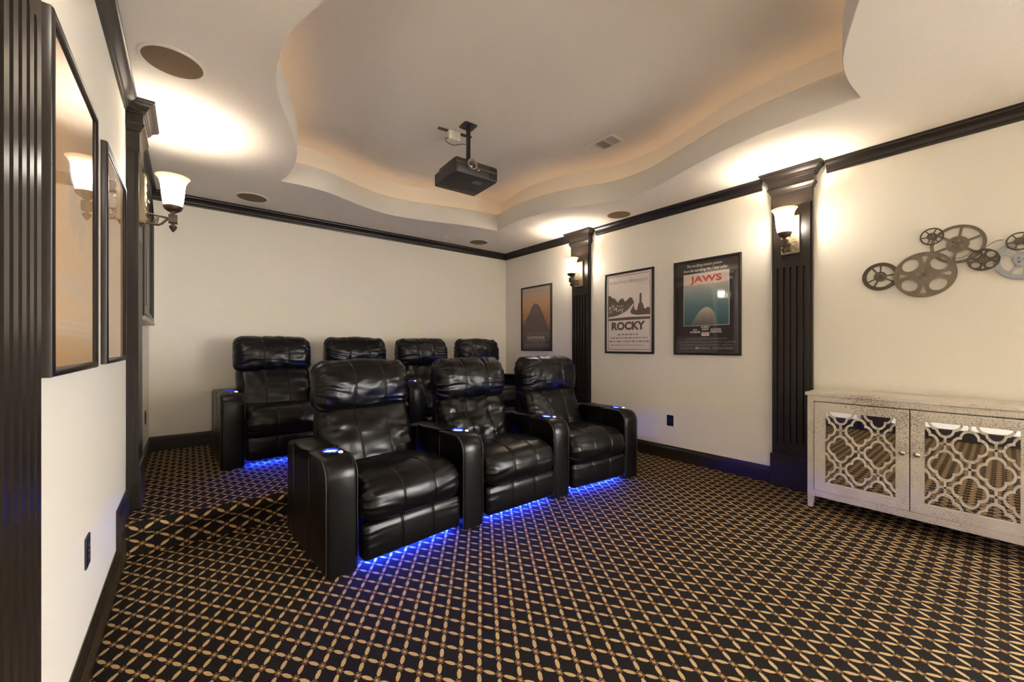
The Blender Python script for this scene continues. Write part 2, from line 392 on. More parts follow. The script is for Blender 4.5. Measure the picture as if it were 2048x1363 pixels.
def make_sconce():
    t = thing('wall_sconce', 'x', 'sconce', (0,0,0))
    p = MB(); p.prism(rrect(-0.066, 0.066, -0.157, 0.157, 0.004, 2), 0, 0.024)
    for i in range(6):
        yy = -0.13 + 0.052*i
        for sx in (-1, 1):
            p.tube(spiral(sx*0.03, yy, 0.023, 0 if sx > 0 else PI, 1.15, 0.025, 12, sx), 0.0032, 5)
    p.build('back_plate', M_PLATE, t, smooth=40)
    a = MB(); zc = 0.158
    a.tube([(0,-0.075,0.022),(0,-0.082,0.08),(0,-0.088,zc-0.02)], 0.006, 8)
    a.tube([(0,-0.135,0.022),(0,-0.142,0.06),(0,-0.142,0.085),(0,-0.13,0.103),(0,-0.105,0.122),(0,-0.09,zc-0.02)], 0.0065, 8)
    for yy, zz, sg in ((-0.098,0.043,1),(-0.122,0.046,-1),(-0.1,0.074,-1),(-0.124,0.076,1)):
        a.tube([(0, q_[1], q_[0]) for q_ in spiral(zz, yy, 0.014, 0.6, 1.3, 0, 12, sg)], 0.003, 5)
    a.lathe([(0.0,-0.003),(0.008,-0.002),(0.009,0.004),(0.004,0.009),(0.004,0.02)], (0, -0.01, 0.036), 'y', 10)
    a.build('arm', M_BRONZE, t, smooth=60)
    bk = MB(); bk.prism(rrect(-0.023, 0.023, -0.118, -0.062, 0.006, 3), zc-0.023, zc+0.023)
    bk.lathe([(0.0,-0.178),(0.006,-0.172),(0.018,-0.152),(0.0215,-0.142),(0.018,-0.134),(0.008,-0.128),(0.008,-0.122),(0.022,-0.119),(0.022,-0.113)], (0,0,zc), 'y', 20)
    bk.lathe([(0.010,-0.062),(0.010,-0.052),(0.017,-0.050),(0.017,-0.042),(0.030,-0.040),(0.045,-0.028),(0.052,-0.012),(0.052,-0.006),(0.0,-0.006)], (0,0,zc), 'y', 28)
    bk.build('lamp_holder', M_BRONZE, t, smooth=40)
    s_ = MB(); o_ = [(0.046,-0.008),(0.053,0.02),(0.058,0.06),(0.061,0.10),(0.064,0.13),(0.070,0.155),(0.080,0.175),(0.092,0.188)]
    i_ = [(r-0.004, y) for r, y in o_]
    s_.lathe(o_ + list(reversed(i_)), (0,0,zc), 'y', 40)
    s_.build('glass_shade', M_SHADE, t, smooth=170)
    return t
sc0 = make_sconce()
def place_sconce(o, side, y, label, power=1.6):
    x = XR - PF if side == 'R' else XL + PF
    o.location = (x, y, 2.133); o.rotation_euler = WALL_R if side == 'R' else WALL_L
    o['label'] = label; o['group'] = 'wall sconces on the pilasters'
    ld = bpy.data.lights.new('bulb', 'POINT'); ld.energy = power; ld.color = (1.0, 0.95, 0.88); ld.shadow_soft_size = 0.022
    l = bpy.data.objects.new('sconce_bulb_light', ld); COL.objects.link(l)
    l.location = (x + (-0.158 if side == 'R' else 0.158), y, 2.133 + 0.115)
place_sconce(sc0, 'R', PY[0], 'lit bell-shaped sconce on the pilaster next to the silver cabinet')
place_sconce(copy_tree(sc0), 'R', PY[1], 'lit bell-shaped sconce on the far right pilaster beside the smallest-looking poster')
place_sconce(copy_tree(sc0), 'L', PY[1], 'lit bell-shaped sconce on the left wall, seen from the side with its scrolled arm')
place_sconce(copy_tree(sc0), 'L', PY[0], 'lit bell-shaped sconce on the nearest left pilaster, above the picture edge')


# ------------------------------------------------------------------ text
def text_fit(par, name, mat, s, x0, x1, y0, y1, z=0.0098, shear=0.0, bold=0.0):
    c = bpy.data.curves.new('lettering', 'FONT'); c.body = s; c.resolution_u = 3; c.shear = shear; c.offset = bold
    o = bpy.data.objects.new('lettering', c); COL.objects.link(o)
    bpy.context.view_layer.update()
    me = bpy.data.meshes.new_from_object(o.evaluated_get(bpy.context.evaluated_depsgraph_get()))
    vs = [v.co.copy() for v in me.vertices]; mb = MB()
    ax, bx = min(v.x for v in vs), max(v.x for v in vs); ay, by = min(v.y for v in vs), max(v.y for v in vs)
    mb.add([(x0+(v.x-ax)/(bx-ax)*(x1-x0), y0+(v.y-ay)/(by-ay)*(y1-y0), z) for v in vs], [tuple(p.vertices) for p in me.polygons])
    bpy.data.objects.remove(o); bpy.data.curves.remove(c); bpy.data.meshes.remove(me)
    return mb.build(name, mat, par, recalc=False)
def dashes(par, mat, x0, x1, y, h, seed, wmin=0.006, wmax=0.03, z=0.0098):
    """a line of print too small to read"""
    r = random.Random(seed); x = x0; mb = MB()
    while x < x1:
        w = min(r.uniform(wmin, wmax), x1-x); mb.add([(x,y,z),(x+w,y,z),(x+w,y+h,z),(x,y+h,z)], [(0,1,2,3)]); x += w + h*0.7
    return mb.build('small_print_line', mat, par, recalc=False)

# ------------------------------------------------------------------ posters
PWD, PHT = 0.332, 0.4825
def poster(side, yc, zc, label, printmat):
    x = XR if side == 'R' else XL
    t = thing('framed_poster', label, 'poster', (x, yc, zc), WALL_R if side == 'R' else WALL_L)
    f = MB(); w, h = PWD, PHT; fw_ = 0.024
    rect = lambda o_, z: [(-w+o_,-h+o_,z),(w-o_,-h+o_,z),(w-o_,h-o_,z),(-w+o_,h-o_,z)]
    f.rings([rect(0,0), rect(0,0.017), rect(0.004,0.0225), rect(0.012,0.024), rect(0.02,0.0225), rect(0.022,0.019), rect(fw_,0.018), rect(fw_,0.002)], True, False)
    f.build('frame', M_TRIM, t, smooth=50)
    p = MB(); p.box(-w+fw_-0.002, w-fw_+0.002, -h+fw_-0.002, h-fw_+0.002, 0.002, 0.009); p.build('print', printmat, t)
    g = MB(); q_ = fw_-0.001; g.add([(-w+q_,-h+q_,0.0155),(w-q_,-h+q_,0.0155),(w-q_,h-q_,0.0155),(-w+q_,h-q_,0.0155)], [(0,1,2,3)])
    g.build('glass', M_GLASS, t)
    return t
def flat(mb, pts, z): mb.add([(a,b,z) for a,b in pts], [tuple(range(len(pts)))])
def grad_mat(name, stops, axis='Y', lo=-0.46, hi=0.46, nscale=6.0, namp=0.1, dark=None):
    m, t, b, L = nt(name)
    tc = N(t, 'ShaderNodeTexCoord'); sp = N(t, 'ShaderNodeSeparateXYZ'); L.new(tc.outputs['Object'], sp.inputs[0])
    nz = N(t, 'ShaderNodeTexNoise', Scale=nscale, Detail=6.0, Roughness=0.6); L.new(tc.outputs['Object'], nz.inputs['Vector'])
    v = M_(t, 'DIVIDE', M_(t, 'SUBTRACT', sp.outputs[axis], lo), hi-lo)
    v = M_(t, 'ADD', v, M_(t, 'MULTIPLY', M_(t, 'SUBTRACT', nz.outputs['Fac'], 0.5), namp*4))
    r = N(t, 'ShaderNodeValToRGB'); L.new(v, r.inputs[0]); e = r.color_ramp.elements
    while len(e) < len(stops): e.new(0.5)
    for i, (p, c) in enumerate(stops): e[i].position = p; e[i].color = c
    L.new(r.outputs[0], b.inputs['Base Color']); b.inputs['Roughness'].default_value = 0.6
    return m
# nearest of the three on the right wall: red-lettered poster
M_INKB = plain('black_ink', rgb(32, 26, 22), 0.6); M_INKW = plain('white_ink', rgb(232, 224, 212), 0.6)
M_INKR = plain('red_ink', rgb(214, 78, 48), 0.6); M_INKG = plain('grey_ink', rgb(150, 138, 126), 0.6)
M_PAPER = plain('poster_paper', rgb(232, 220, 210), 0.6); M_SEPIA = plain('sepia_ink', rgb(74, 58, 42), 0.6)
M_BLKPRINT = plain('black_print', rgb(44, 36, 29), 0.5)
tj = poster('R', 1.872, 1.595, 'framed dark poster with a blue picture and red JAWS lettering, on the right wall', M_BLKPRINT)
sea = MB(); flat(sea, [(-0.222,-0.185),(0.222,-0.185),(0.222,0.335),(-0.222,0.335)], 0.0094)
sea.build('picture', grad_mat('sea_print', [(0.0, rgb(58,96,106)), (0.35, rgb(92,122,126)), (0.62, rgb(140,160,158)), (0.78, rgb(186,182,170)), (0.80, rgb(226,210,198)), (1.0, rgb(228,214,204))], 'Y', -0.185, 0.335, 5.0, 0.03), tj)
art = MB()
flat(art, [(p.x, p.y) for p in spline([(-0.15,-0.183,0),(-0.1,-0.10,0),(-0.045,-0.03,0),(0.02,-0.005,0),(0.08,-0.06,0),(0.12,-0.183,0)], 30, False)], 0.0098)
art.build('mound', grad_mat('mound_print', [(0.0, rgb(96,98,92)), (0.5, rgb(150,142,126)), (1.0, rgb(196,186,168))], 'Y', -0.185, 0.0, 9.0, 0.08), tj)
bd = MB()
for a in ((-0.226,0.226,-0.189,-0.185),(-0.226,0.226,0.335,0.339),(-0.226,-0.222,-0.185,0.335),(0.222,0.226,-0.185,0.335)):
    flat(bd, [(a[0],a[2]),(a[1],a[2]),(a[1],a[3]),(a[0],a[3])], 0.0096)
bd.build('picture_border', M_INKW, tj)
for s_, x0, x1, y0, y1, sh_, bo_ in (('The terrifying motion picture', -0.19, 0.16, 0.398, 0.436, 0.3, 0.012), ('from the terrifying No.1 best seller.', -0.226, 0.212, 0.352, 0.388, 0.3, 0.012),
        ('ROY', -0.125, -0.08, -0.238, -0.222, 0, 0.03), ('SCHEIDER', -0.155, -0.05, -0.262, -0.243, 0, 0.03), ('ROBERT', -0.043, 0.04, -0.213, -0.195, 0, 0.03), ('SHAW', -0.035, 0.032, -0.237, -0.218, 0, 0.03),
        ('RICHARD', 0.052, 0.15, -0.238, -0.220, 0, 0.03), ('DREYFUSS', 0.047, 0.155, -0.262, -0.243, 0, 0.03), ('PG', -0.1, -0.068, -0.424, -0.404, 0, 0.03)):
    text_fit(tj, 'white_lettering', M_INKW, s_, x0, x1, y0, y1, 0.0098, sh_, bo_)
bx_ = MB(); flat(bx_, [(-0.04,-0.292),(0.036,-0.292),(0.036,-0.256),(-0.04,-0.256)], 0.0096); bx_.build('title_box', M_INKW, tj)
for s_, x0, x1, y0, y1 in (('Co-starring LORRAINE GARY · MURRAY HAMILTON · A ZANUCK/BROWN PRODUCTION', -0.205, 0.2, -0.332, -0.312),
        ('Screenplay by PETER BENCHLEY and CARL GOTTLIEB · Based on the novel by PETER BENCHLEY · Music by JOHN WILLIAMS', -0.285, 0.285, -0.364, -0.344),
        ('Directed by STEVEN SPIELBERG · Produced by RICHARD D. ZANUCK and DAVID BROWN · A UNIVERSAL PICTURE ·', -0.265, 0.26, -0.394, -0.374), ('TECHNICOLOR® PANAVISION®', -0.265, -0.12, -0.424, -0.406)):
    text_fit(tj, 'credits_lettering', M_INKG, s_, x0, x1, y0, y1)
for i in range(2): dashes(tj, M_INKG, -0.06, 0.05, -0.422+0.012*i, 0.006, 5+i); dashes(tj, M_INKG, 0.07, 0.26, -0.422+0.012*i, 0.006, 8+i)
text_fit(tj, 'title_lettering', M_INKR, 'JAWS', -0.155, 0.155, 0.228, 0.312, 0.0099, 0, 0.025); text_fit(tj, 'title_lettering', M_INKR, 'JAWS', -0.027, 0.024, -0.284, -0.265, 0.0099, 0, 0.03)
# middle of the three: white poster
tr_ = poster('R', 2.77, 1.597, 'framed white poster with ROCKY in bold brown type, on the right wall', M_PAPER)
bw = MB(); zz = 0.0096
for a in ((-0.287,0.287,-0.437,-0.432),(-0.287,0.287,0.432,0.437),(-0.287,-0.282,-0.432,0.432),(0.282,0.287,-0.432,0.432)): flat(bw, [(a[0],a[2]),(a[1],a[2]),(a[1],a[3]),(a[0],a[3])], zz)
bw.build('border_line', M_SEPIA, tr_)
text_fit(tr_, 'title_lettering', M_SEPIA, 'ROCKY', -0.235, 0.225, -0.208, -0.108, 0.0098, 0, 0.05)
text_fit(tr_, 'tagline_lettering', M_INKG, 'His whole life was a million-to-one shot.', -0.265, 0.262, 0.345, 0.39)
for i, (a, b_) in enumerate(((-0.15,0.13),(-0.25,0.25),(-0.27,0.27),(-0.25,0.2))): dashes(tr_, M_INKG, a, b_, -0.268-0.04*i, 0.018 if i < 3 else 0.008, 20+i, 0.01, 0.05)
ph = MB(); r_ = random.Random(3); top = []
xs = [-0.282 + 0.564*i/60 for i in range(61)]
for x_ in xs:
    hgt = 0.20 + 0.018*math.sin(x_*40) + r_.uniform(-0.012, 0.012) if x_ < -0.19 else (0.15 + 0.02*math.sin(x_*55) + r_.uniform(-0.014,0.014) if x_ < 0.08 else 0.02 + 0.02*math.sin(x_*30) + r_.uniform(-0.006,0.006))
    top.append((x_, hgt))
flat(ph, [(-0.282,-0.09)] + [(0.282,-0.09)] + list(reversed(top)), 0.0095)
flat(ph, [(0.10,-0.02),(0.24,-0.02),(0.215,0.02),(0.195,0.09),(0.18,0.1),(0.178,0.2),(0.165,0.215),(0.152,0.2),(0.15,0.1),(0.135,0.09),(0.12,0.02)], 0.0097)
ph.build('picture', grad_mat('sepia_print', [(0.0, rgb(84,66,48)), (0.38, rgb(92,74,54)), (0.5, rgb(120,100,80)), (0.62, rgb(78,62,46)), (1.0, rgb(92,76,58))], 'Y', -0.09, 0.22, 30.0, 0.35), tr_)
pt = MB(); flat(pt, [(p.x,p.y) for p in spline([(-0.28,-0.045,0),(-0.15,-0.03,0),(-0.02,0.02,0),(0.06,0.09,0),(0.075,0.085,0),(0.03,0.0,0),(0.1,-0.035,0),(0.28,-0.04,0),(0.28,-0.06,0),(0.0,-0.055,0),(-0.28,-0.065,0)], 60, False)], 0.0097)
for i in range(26):
    cx_, cy_ = r_.uniform(-0.27,-0.08), r_.uniform(0.0,0.09); flat(pt, [(cx_+0.007*math.cos(q_), cy_+0.01*math.sin(q_)) for q_ in (0,1.2,2.4,3.6,4.8)], 0.0097)
pt.build('pale_path', M_PAPER, tr_)
# farthest of the three: orange dusk poster
ts = poster('R', 4.365, 1.613, 'framed orange and brown poster lettered SHAWSHANK REDEMPTION, farthest on the right wall', grad_mat('dusk_print', [(0.0, rgb(88,72,60)), (0.22, rgb(94,76,64)), (0.34, rgb(120,88,76)), (0.5, rgb(184,118,72)), (0.7, rgb(206,156,106)), (0.88, rgb(200,170,140)), (1.0, rgb(186,172,170))], 'Y', -0.46, 0.46, 5.0, 0.08))
dk = MB(); flat(dk, [(p.x,p.y) for p in spline([(-0.30,-0.2,0),(-0.25,-0.05,0),(-0.16,0.06,0),(-0.09,0.17,0),(-0.02,0.22,0),(0.07,0.18,0),(0.14,0.07,0),(0.2,-0.04,0),(0.28,-0.2,0)], 50, False)], 0.0095)
dk.build('dark_hill', grad_mat('dusk_hill', [(0.0, rgb(92,74,64)), (0.5, rgb(92,74,68)), (1.0, rgb(112,88,80))], 'Y', -0.2, 0.22, 12.0, 0.25), ts)
text_fit(ts, 'title_lettering', M_INKW, 'SHAWSHANK', -0.19, 0.19, -0.308, -0.262); text_fit(ts, 'title_lettering', M_INKW, 'R E D E M P T I O N', -0.19, 0.19, -0.335, -0.318)
for i, (a, b_, y_) in enumerate(((-0.22,-0.06,-0.236),(0.0,0.25,-0.232),(-0.07,0.07,-0.362),(-0.2,0.2,0.39))): dashes(ts, M_INKG, a, b_, y_, 0.008, 41+i)
for i in range(4): dashes(ts, M_INKG, -0.26, 0.26, -0.38-0.013*i, 0.006, 46+i)
M_TANINK = plain('pale_tan_ink', rgb(228, 198, 156), 0.6)
# left wall posters (behind reflecting glass)
tan_print = grad_mat('tan_print', [(0.0, rgb(226,178,112)), (0.4, rgb(232,184,118)), (0.6, rgb(238,196,134)), (0.8, rgb(214,168,108)), (1.0, rgb(222,184,134))], 'Y', -0.46, 0.46, 4.0, 0.12)
t1 = poster('L', 1.885, 1.601, 'framed tan poster behind shining glass, nearest the camera on the left wall', tan_print)
text_fit(t1, 'title_lettering', M_TANINK, 'CASABLANCA', -0.20, 0.16, -0.245, -0.185, 0.0098, 0, 0.01)
for i in range(3): dashes(t1, M_TANINK, -0.22, 0.22, -0.33-0.02*i, 0.009, 60+i)
pb = MB(); rr_ = random.Random(11)
for i in range(7):
    cx_, cy_, s_ = rr_.uniform(-0.16,0.16), rr_.uniform(-0.06,0.16), rr_.uniform(0.03,0.07)
    flat(pb, [(cx_+s_*math.cos(q_*PI/6)*rr_.uniform(0.7,1.1), cy_+1.5*s_*math.sin(q_*PI/6)*rr_.uniform(0.7,1.1)) for q_ in range(12)], 0.0092+0.0001*i)
pb.build('picture', plain('pale_patches', rgb(214,180,140), 0.6), t1)
t2 = poster('L', 2.775, 1.605, 'framed tan poster behind shining glass, second on the left wall beside the pilaster', tan_print)
for i in range(3): dashes(t2, M_TANINK, -0.22, 0.22, -0.33-0.02*i, 0.009, 70+i)

# arched dark wooden panel further along the left wall
ta = thing('arched_wall_panel', 'arched dark wooden wall panel with a sill, on the left wall past the sconce', 'wall panel', (XL, 4.21, 1.38), WALL_L)
def archp(w, y0, y1, d):
    pts = [(-w+d, y0+d), (w-d, y0+d)]
    for i in range(17):
        a = PI*i/16; pts.append(((w-d)*math.cos(a), y1-0.22 + (0.22-d)*math.sin(a)))
    return pts
fr = MB(); rg = lambda d, z: [(a,b,z) for a,b in archp(0.49, 0.03, 1.12, d)]
fr.rings([rg(0,0), rg(0,0.052), rg(0.008,0.058), rg(0.03,0.058), rg(0.036,0.045), rg(0.06,0.042), rg(0.066,0.03)], True, False); fr.build('frame', M_TRIM, ta, smooth=40)
pn = MB(); pn.rings([rg(0.064,0.022), rg(0.064,0.032)])
for sx in (-1,1):
    pn.rings([[(sx*(0.21+0.17*u), 0.14+0.74*v, z) for u,v in ((-1,0),(1,0),(1,1),(-1,1))] for z in (0.032,0.036)])
pn.build('panel', M_TRIM, ta)
MB().box(-0.5, 0.5, 0.0, 0.03, 0, 0.062).build('sill', plain('pale_wood', rgb(186,168,140), 0.5), ta, bevel=0.006)

# ------------------------------------------------------------------ outlets
def outlet():
    t = thing('wall_outlet', 'x', 'outlet')
    MB().box(-0.038, 0.038, -0.0575, 0.0575, 0, 0.006).build('cover_plate', M_BLACKPL, t, bevel=0.003)
    for yy in (-0.021, 0.021):
        s_ = MB().prism(rrect(-0.017, 0.017, yy-0.014, yy+0.014, 0.007, 4), 0.006, 0.008).build('socket', M_BLACKPL, t, smooth=40)
        h = MB().box(-0.008,-0.006,yy-0.004,yy+0.006,0.008,0.0085).box(0.006,0.008,yy-0.004,yy+0.006,0.008,0.0085); h.build('slot', M_SILVER, s_)
    MB().lathe([(0.003,0.006),(0.003,0.0075),(0.0,0.0075)], (0,0,0), 'z', 10).build('screw', M_SILVER, t)
    return t
ou = outlet(); ou.location = (XR, 2.25, 0.407); ou.rotation_euler = WALL_R; ou['label'] = 'black wall outlet on the right wall under the JAWS poster'; ou['group'] = 'black wall outlets'
o2 = copy_tree(ou); o2.location = (XL, 2.14, 0.442); o2.rotation_euler = WALL_L; o2['label'] = 'black wall outlet low on the left wall near the step'
o3 = copy_tree(ou); o3.location = (XL, 4.68, 0.585); o3.rotation_euler = WALL_L; o3['label'] = 'black wall outlet on the left wall near the back corner, above the platform'

# ------------------------------------------------------------------ ceiling speakers, vent
def speaker():
    t = thing('ceiling_speaker', 'x', 'ceiling speaker')
    MB().lathe([(0.126,0.0),(0.126,-0.006),(0.136,-0.006),(0.142,-0.002),(0.142,0.0)], (0,0,0), 'z', 48).build('rim', M_CEIL, t, smooth=40)
    MB().lathe([(0.0,-0.005),(0.06,-0.005),(0.127,-0.004),(0.127,-0.0005),(0.0,-0.0005)], (0,0,0), 'z', 48).build('grille', M_GRILLE, t, smooth=40)
    return t
s0 = speaker()
for i, (x, y, lb) in enumerate(((-0.065,2.74,'large-looking round ceiling speaker nearest the camera, above the left wall posters'),(0.49,4.73,'round ceiling speaker at the back left, right of the left sconce'),(3.77,2.74,'round ceiling speaker over the right wall, between the two pilasters'),(3.216,4.725,'small-looking round ceiling speaker by the back right corner'))):
    c = s0 if i == 0 else copy_tree(s0); c.location = (x, y, ZC); c['label'] = lb; c['group'] = 'round ceiling speakers'
tv = thing('air_vent', 'white three-section air vent register in the tray ceiling', 'vent', (3.06, 2.40, Z2), (0,0,R(1)))
v = MB(); W, D = 0.105, 0.18
v.rings([[(-W,-D,0),(W,-D,0),(W,D,0),(-W,D,0)],[(-W,-D,-0.004),(W,-D,-0.004),(W,D,-0.004),(-W,D,-0.004)],[(-W+.012,-D+.012,-0.009),(W-.012,-D+.012,-0.009),(W-.012,D-.012,-0.009),(-W+.012,D-.012,-0.009)],[(-W+.03,-D+.03,-0.009),(W-.03,-D+.03,-0.009),(W-.03,D-.03,-0.009),(-W+.03,D-.03,-0.009)],[(-W+.03,-D+.03,-0.001),(W-.03,-D+.03,-0.001),(W-.03,D-.03,-0.001),(-W+.03,D-.03,-0.001)]], True, False)
for yy in (-0.052, 0.05): v.box(-W+.03, W-.03, yy-0.004, yy+0.004, -0.0095, -0.001)
v.build('frame', M_WHITEPL, tv)
MB().box(-W+.028, W-.028, -D+.028, D-.028, -0.002, -0.0008).build('duct_shade', plain('duct_shade_black', rgb(20,16,13), 0.8), tv)  # flat near-black sheet stands for the shade behind the louvres
lv = MB()
for i in range(9):                                   # louvres: two open sections and one closed
    y_ = 0.062 + 0.0098*i; lv.box(-W+.03, W-.03, y_, y_+0.0085, -0.008, -0.006)
    x_ = -W+.034 + 0.0155*i; lv.box(x_, x_+0.0028, -0.048, 0.046, -0.008, -0.005)
    y_ = -0.146 + 0.0098*i; lv.box(-W+.03, W-.03, y_, y_+0.0024, -0.008, -0.005)
lv.build('louvres', M_WHITEPL, tv)
MB().box(-0.055, -0.047, 0.13, 0.139, -0.024, -0.006).build('lever', M_WHITEPL, tv)

# ------------------------------------------------------------------ projector
tp = thing('projector', 'black ceiling projector hanging on a pole from the tray ceiling', 'projector', (1.868, 2.945, 2.60), (0,0,R(-3)))
W, D, H_ = 0.205, 0.195, 0.127
def section(y, w, z0, z1, r): return [(p[0], y, p[1]) for p in rrect(-w, w, z0, z1, r, 4)]
b = MB(); b.rings([section(-D+0.0, W-0.012, 0.008, H_-0.008, 0.02), section(-D+0.006, W-0.003, 0.002, H_-0.002, 0.02), section(-D+0.03, W, 0.0, H_, 0.016), section(D-0.10, W, 0.0, H_, 0.016), section(D-0.095, W, 0.0, H_-0.018, 0.014), section(D-0.006, W-0.002, 0.001, H_-0.02, 0.014), section(D, W-0.01, 0.008, H_-0.03, 0.012)])
b.build('body', plain('charcoal_plastic', rgb(52, 48, 43), 0.5, bump=0.1, bscale=300), tp, smooth=50)
LX, LZ = -0.058, 0.086
MB().lathe([(0.044,0.0),(0.046,-0.02),(0.043,-0.026),(0.036,-0.026),(0.030,-0.014),(0.028,-0.006)], (LX,-D,LZ), 'y', 36).build('lens_ring', M_SILVER, tp, smooth=50)
MB().lathe([(0.030,-0.006),(0.024,-0.011),(0.014,-0.0145),(0.0,-0.016)], (LX,-D,LZ), 'y', 32).build('lens', plain('lens_glass', rgb(40,22,18), 0.06, spec=1.0, coat=1), tp, smooth=170)
MB().box(-W+0.01, LX-0.05, -D-0.002, -D+0.002, 0.088, 0.091).build('silver_stripe', M_SILVER, tp); MB().box(LX+0.05, W-0.012, -D-0.002, -D+0.002, 0.074, 0.077).build('silver_stripe', M_SILVER, tp)
MB().box(LX+0.058, LX+0.082, -D-0.002, -D+0.002, 0.056, 0.063).build('badge', M_WHITEPL, tp)
M_GRB = plain('grille_black', rgb(12,12,12), 0.6); gr = MB()
for i in range(5): gr.box(W-0.09, W-0.015, -D-0.0015, -D+0.004, 0.02+0.009*i, 0.025+0.009*i)
gr.build('vent_grille', M_GRB, tp); gr = MB()
for i in range(3): gr.box(W-0.09, W-0.02, -D-0.0015, -D+0.004, 0.085+0.009*i, 0.09+0.009*i)
gr.build('vent_grille', M_GRB, tp)
MB().box(0.02, 0.10, -0.12, -0.06, -0.0015, 0.001).build('label_sticker', plain('grey_sticker', rgb(120,112,100), 0.5), tp)
for x_, y_, w_, h2_ in ((-0.135,-0.15,0.018,0.012),(-0.05,-0.13,0.022,0.012),(-0.09,0.12,0.026,0.014)): MB().box(x_, x_+w_, y_, y_+h2_, -0.0015, 0.001).build('recess', M_GRB, tp)
M_LINE = plain('grey_line', rgb(92,86,78), 0.5)
MB().box(-0.11, -0.02, -0.165, -0.161, -0.001, 0.001).build('panel_seam', M_LINE, tp); MB().box(0.0, 0.12, 0.09, 0.094, -0.001, 0.001).build('panel_seam', M_LINE, tp)
mt = MB(); mt.box(-0.05, 0.06, -0.05, 0.06, H_, H_+0.012); mt.build('mount_bracket', M_BLACKPL, tp, bevel=0.002)
po = MB(); po.box(0.012, 0.042, -0.012, 0.018, H_+0.01, Z2-2.60-0.004); po.build('pole', M_BLACKPL, tp, bevel=0.003)
cp = MB().prism([(a+0.027, b_+0.005) for a, b_ in rrect(-0.063, 0.063, -0.063, 0.063, 0.02, 4)], Z2-2.60-0.006, Z2-2.60).build('ceiling_plate', M_BLACKPL, tp)
for sx in (-1,1):
    for sy in (-1,1): MB().lathe([(0.0,-0.010),(0.006,-0.009),(0.006,-0.006)], (0.027+0.045*sx, 0.005+0.045*sy, Z2-2.60), 'z', 10).build('bolt', M_CHROME, cp)
for sx in (-1,1): MB().lathe([(0.011,H_-0.002),(0.011,H_+0.007),(0.0,H_+0.007)], (sx*0.165,-0.15,0), 'z', 14).build('foot', M_BLACKPL, tp, smooth=40)
tb = thing('junction_box', 'small white cable box on a black bracket beside the projector mount', 'junction box', (1.86, 3.11, Z2), (0,0,R(-8)))
MB().box(-0.16, 0.16, -0.018, 0.018, -0.006, 0).build('bracket', M_BLACKPL, tb)
MB().prism(rrect(-0.075, 0.04, -0.04, 0.04, 0.012, 4), -0.085, -0.006).build('box', M_WHITEPL, tb, smooth=40, bevel=0.004)
MB().tube([tuple(p) for p in spline([(-0.075,-0.02,-0.075),(-0.1,-0.03,-0.09),(-0.09,-0.035,-0.125),(-0.04,-0.04,-0.14),(0.01,-0.04,-0.125),(0.045,-0.04,-0.11),(0.08,-0.05,-0.11)], 30, False)], 0.003, 6).build('cable', M_BLACKPL, tb, smooth=170)

# ------------------------------------------------------------------ silver cabinet
def silver_leaf():
    m, t, b, L = nt('silver_leaf')
    tc = N(t, 'ShaderNodeTexCoord')
    n1 = N(t, 'ShaderNodeTexNoise', Scale=5.0, Detail=5.0, Roughness=0.65); L.new(tc.outputs['Object'], n1.inputs['Vector'])
    n2 = N(t, 'ShaderNodeTexNoise', Scale=130.0, Detail=5.0, Roughness=0.75); L.new(tc.outputs['Object'], n2.inputs['Vector'])
    n3 = N(t, 'ShaderNodeTexNoise', Scale=2.2, Detail=2.0); L.new(tc.outputs['Object'], n3.inputs['Vector'])
    spk = M_(t, 'GREATER_THAN', M_(t, 'ADD', n2.outputs['Fac'], M_(t, 'MULTIPLY', n3.outputs['Fac'], 0.4)), 0.80)
    spk = M_(t, 'MULTIPLY', spk, 0.65)
    basec = mixc(t, n1.outputs['Fac'], rgb(188,178,160), rgb(236,229,216))
    L.new(mixc(t, spk, basec, rgb(84,72,60)), b.inputs['Base Color'])
    b.inputs['Metallic'].default_value = 0.35
    L.new(M_(t, 'MULTIPLY_ADD', n1.outputs['Fac'], 0.2, 0.32), b.inputs['Roughness'])
    bp = N(t, 'ShaderNodeBump', Strength=0.12, Distance=0.002); L.new(n2.outputs['Fac'], bp.inputs['Height']); L.new(bp.outputs['Normal'], b.inputs['Normal'])
    return m
M_LEAF = silver_leaf()
M_MIRROR = plain('mirror_panel', rgb(205,203,200), 0.02, 1.0)
CY = 0.385; CW = 0.56
tcab = thing('silver_cabinet', 'distressed silver-leaf cabinet with mirrored quatrefoil doors against the right wall', 'cabinet', (XR, CY, 0), WALL_R)
FZ = 0.40
bd = MB(); bd.box(-CW+0.012, CW-0.012, 0.085, 0.835, 0.02, 0.30)
bd.box(-CW+0.012, -CW+0.05, 0.09, 0.835, 0.30, FZ-0.01).box(CW-0.05, CW-0.012, 0.09, 0.835, 0.30, FZ-0.01)
bd.box(-CW+0.05, CW-0.05, 0.09, 0.136, 0.30, FZ-0.01).box(-CW+0.05, CW-0.05, 0.794, 0.835, 0.30, FZ-0.01)
bd.build('body', M_LEAF, tcab, bevel=0.002)
MB().box(-CW, CW, 0.835, 0.86, 0.015, FZ+0.004).build('top', M_LEAF, tcab, bevel=0.003)
for sx in (-1, 1):
    for z_ in (0.045, FZ-0.035):
        l = MB(); c_ = sx*(CW-0.032)
        l.rings([[(c_-0.02, 0.09, z_-0.022),(c_+0.02,0.09,z_-0.022),(c_+0.02,0.09,z_+0.022),(c_-0.02,0.09,z_+0.022)],[(c_-0.02+(0.012 if sx>0 else 0),0.0,z_-0.016),(c_+0.02-(0.012 if sx<0 else 0),0.0,z_-0.016),(c_+0.02-(0.012 if sx<0 else 0),0.0,z_+0.018),(c_-0.02+(0.012 if sx>0 else 0),0.0,z_+0.018)]])
        l.build('leg', M_LEAF, tcab, bevel=0.002)
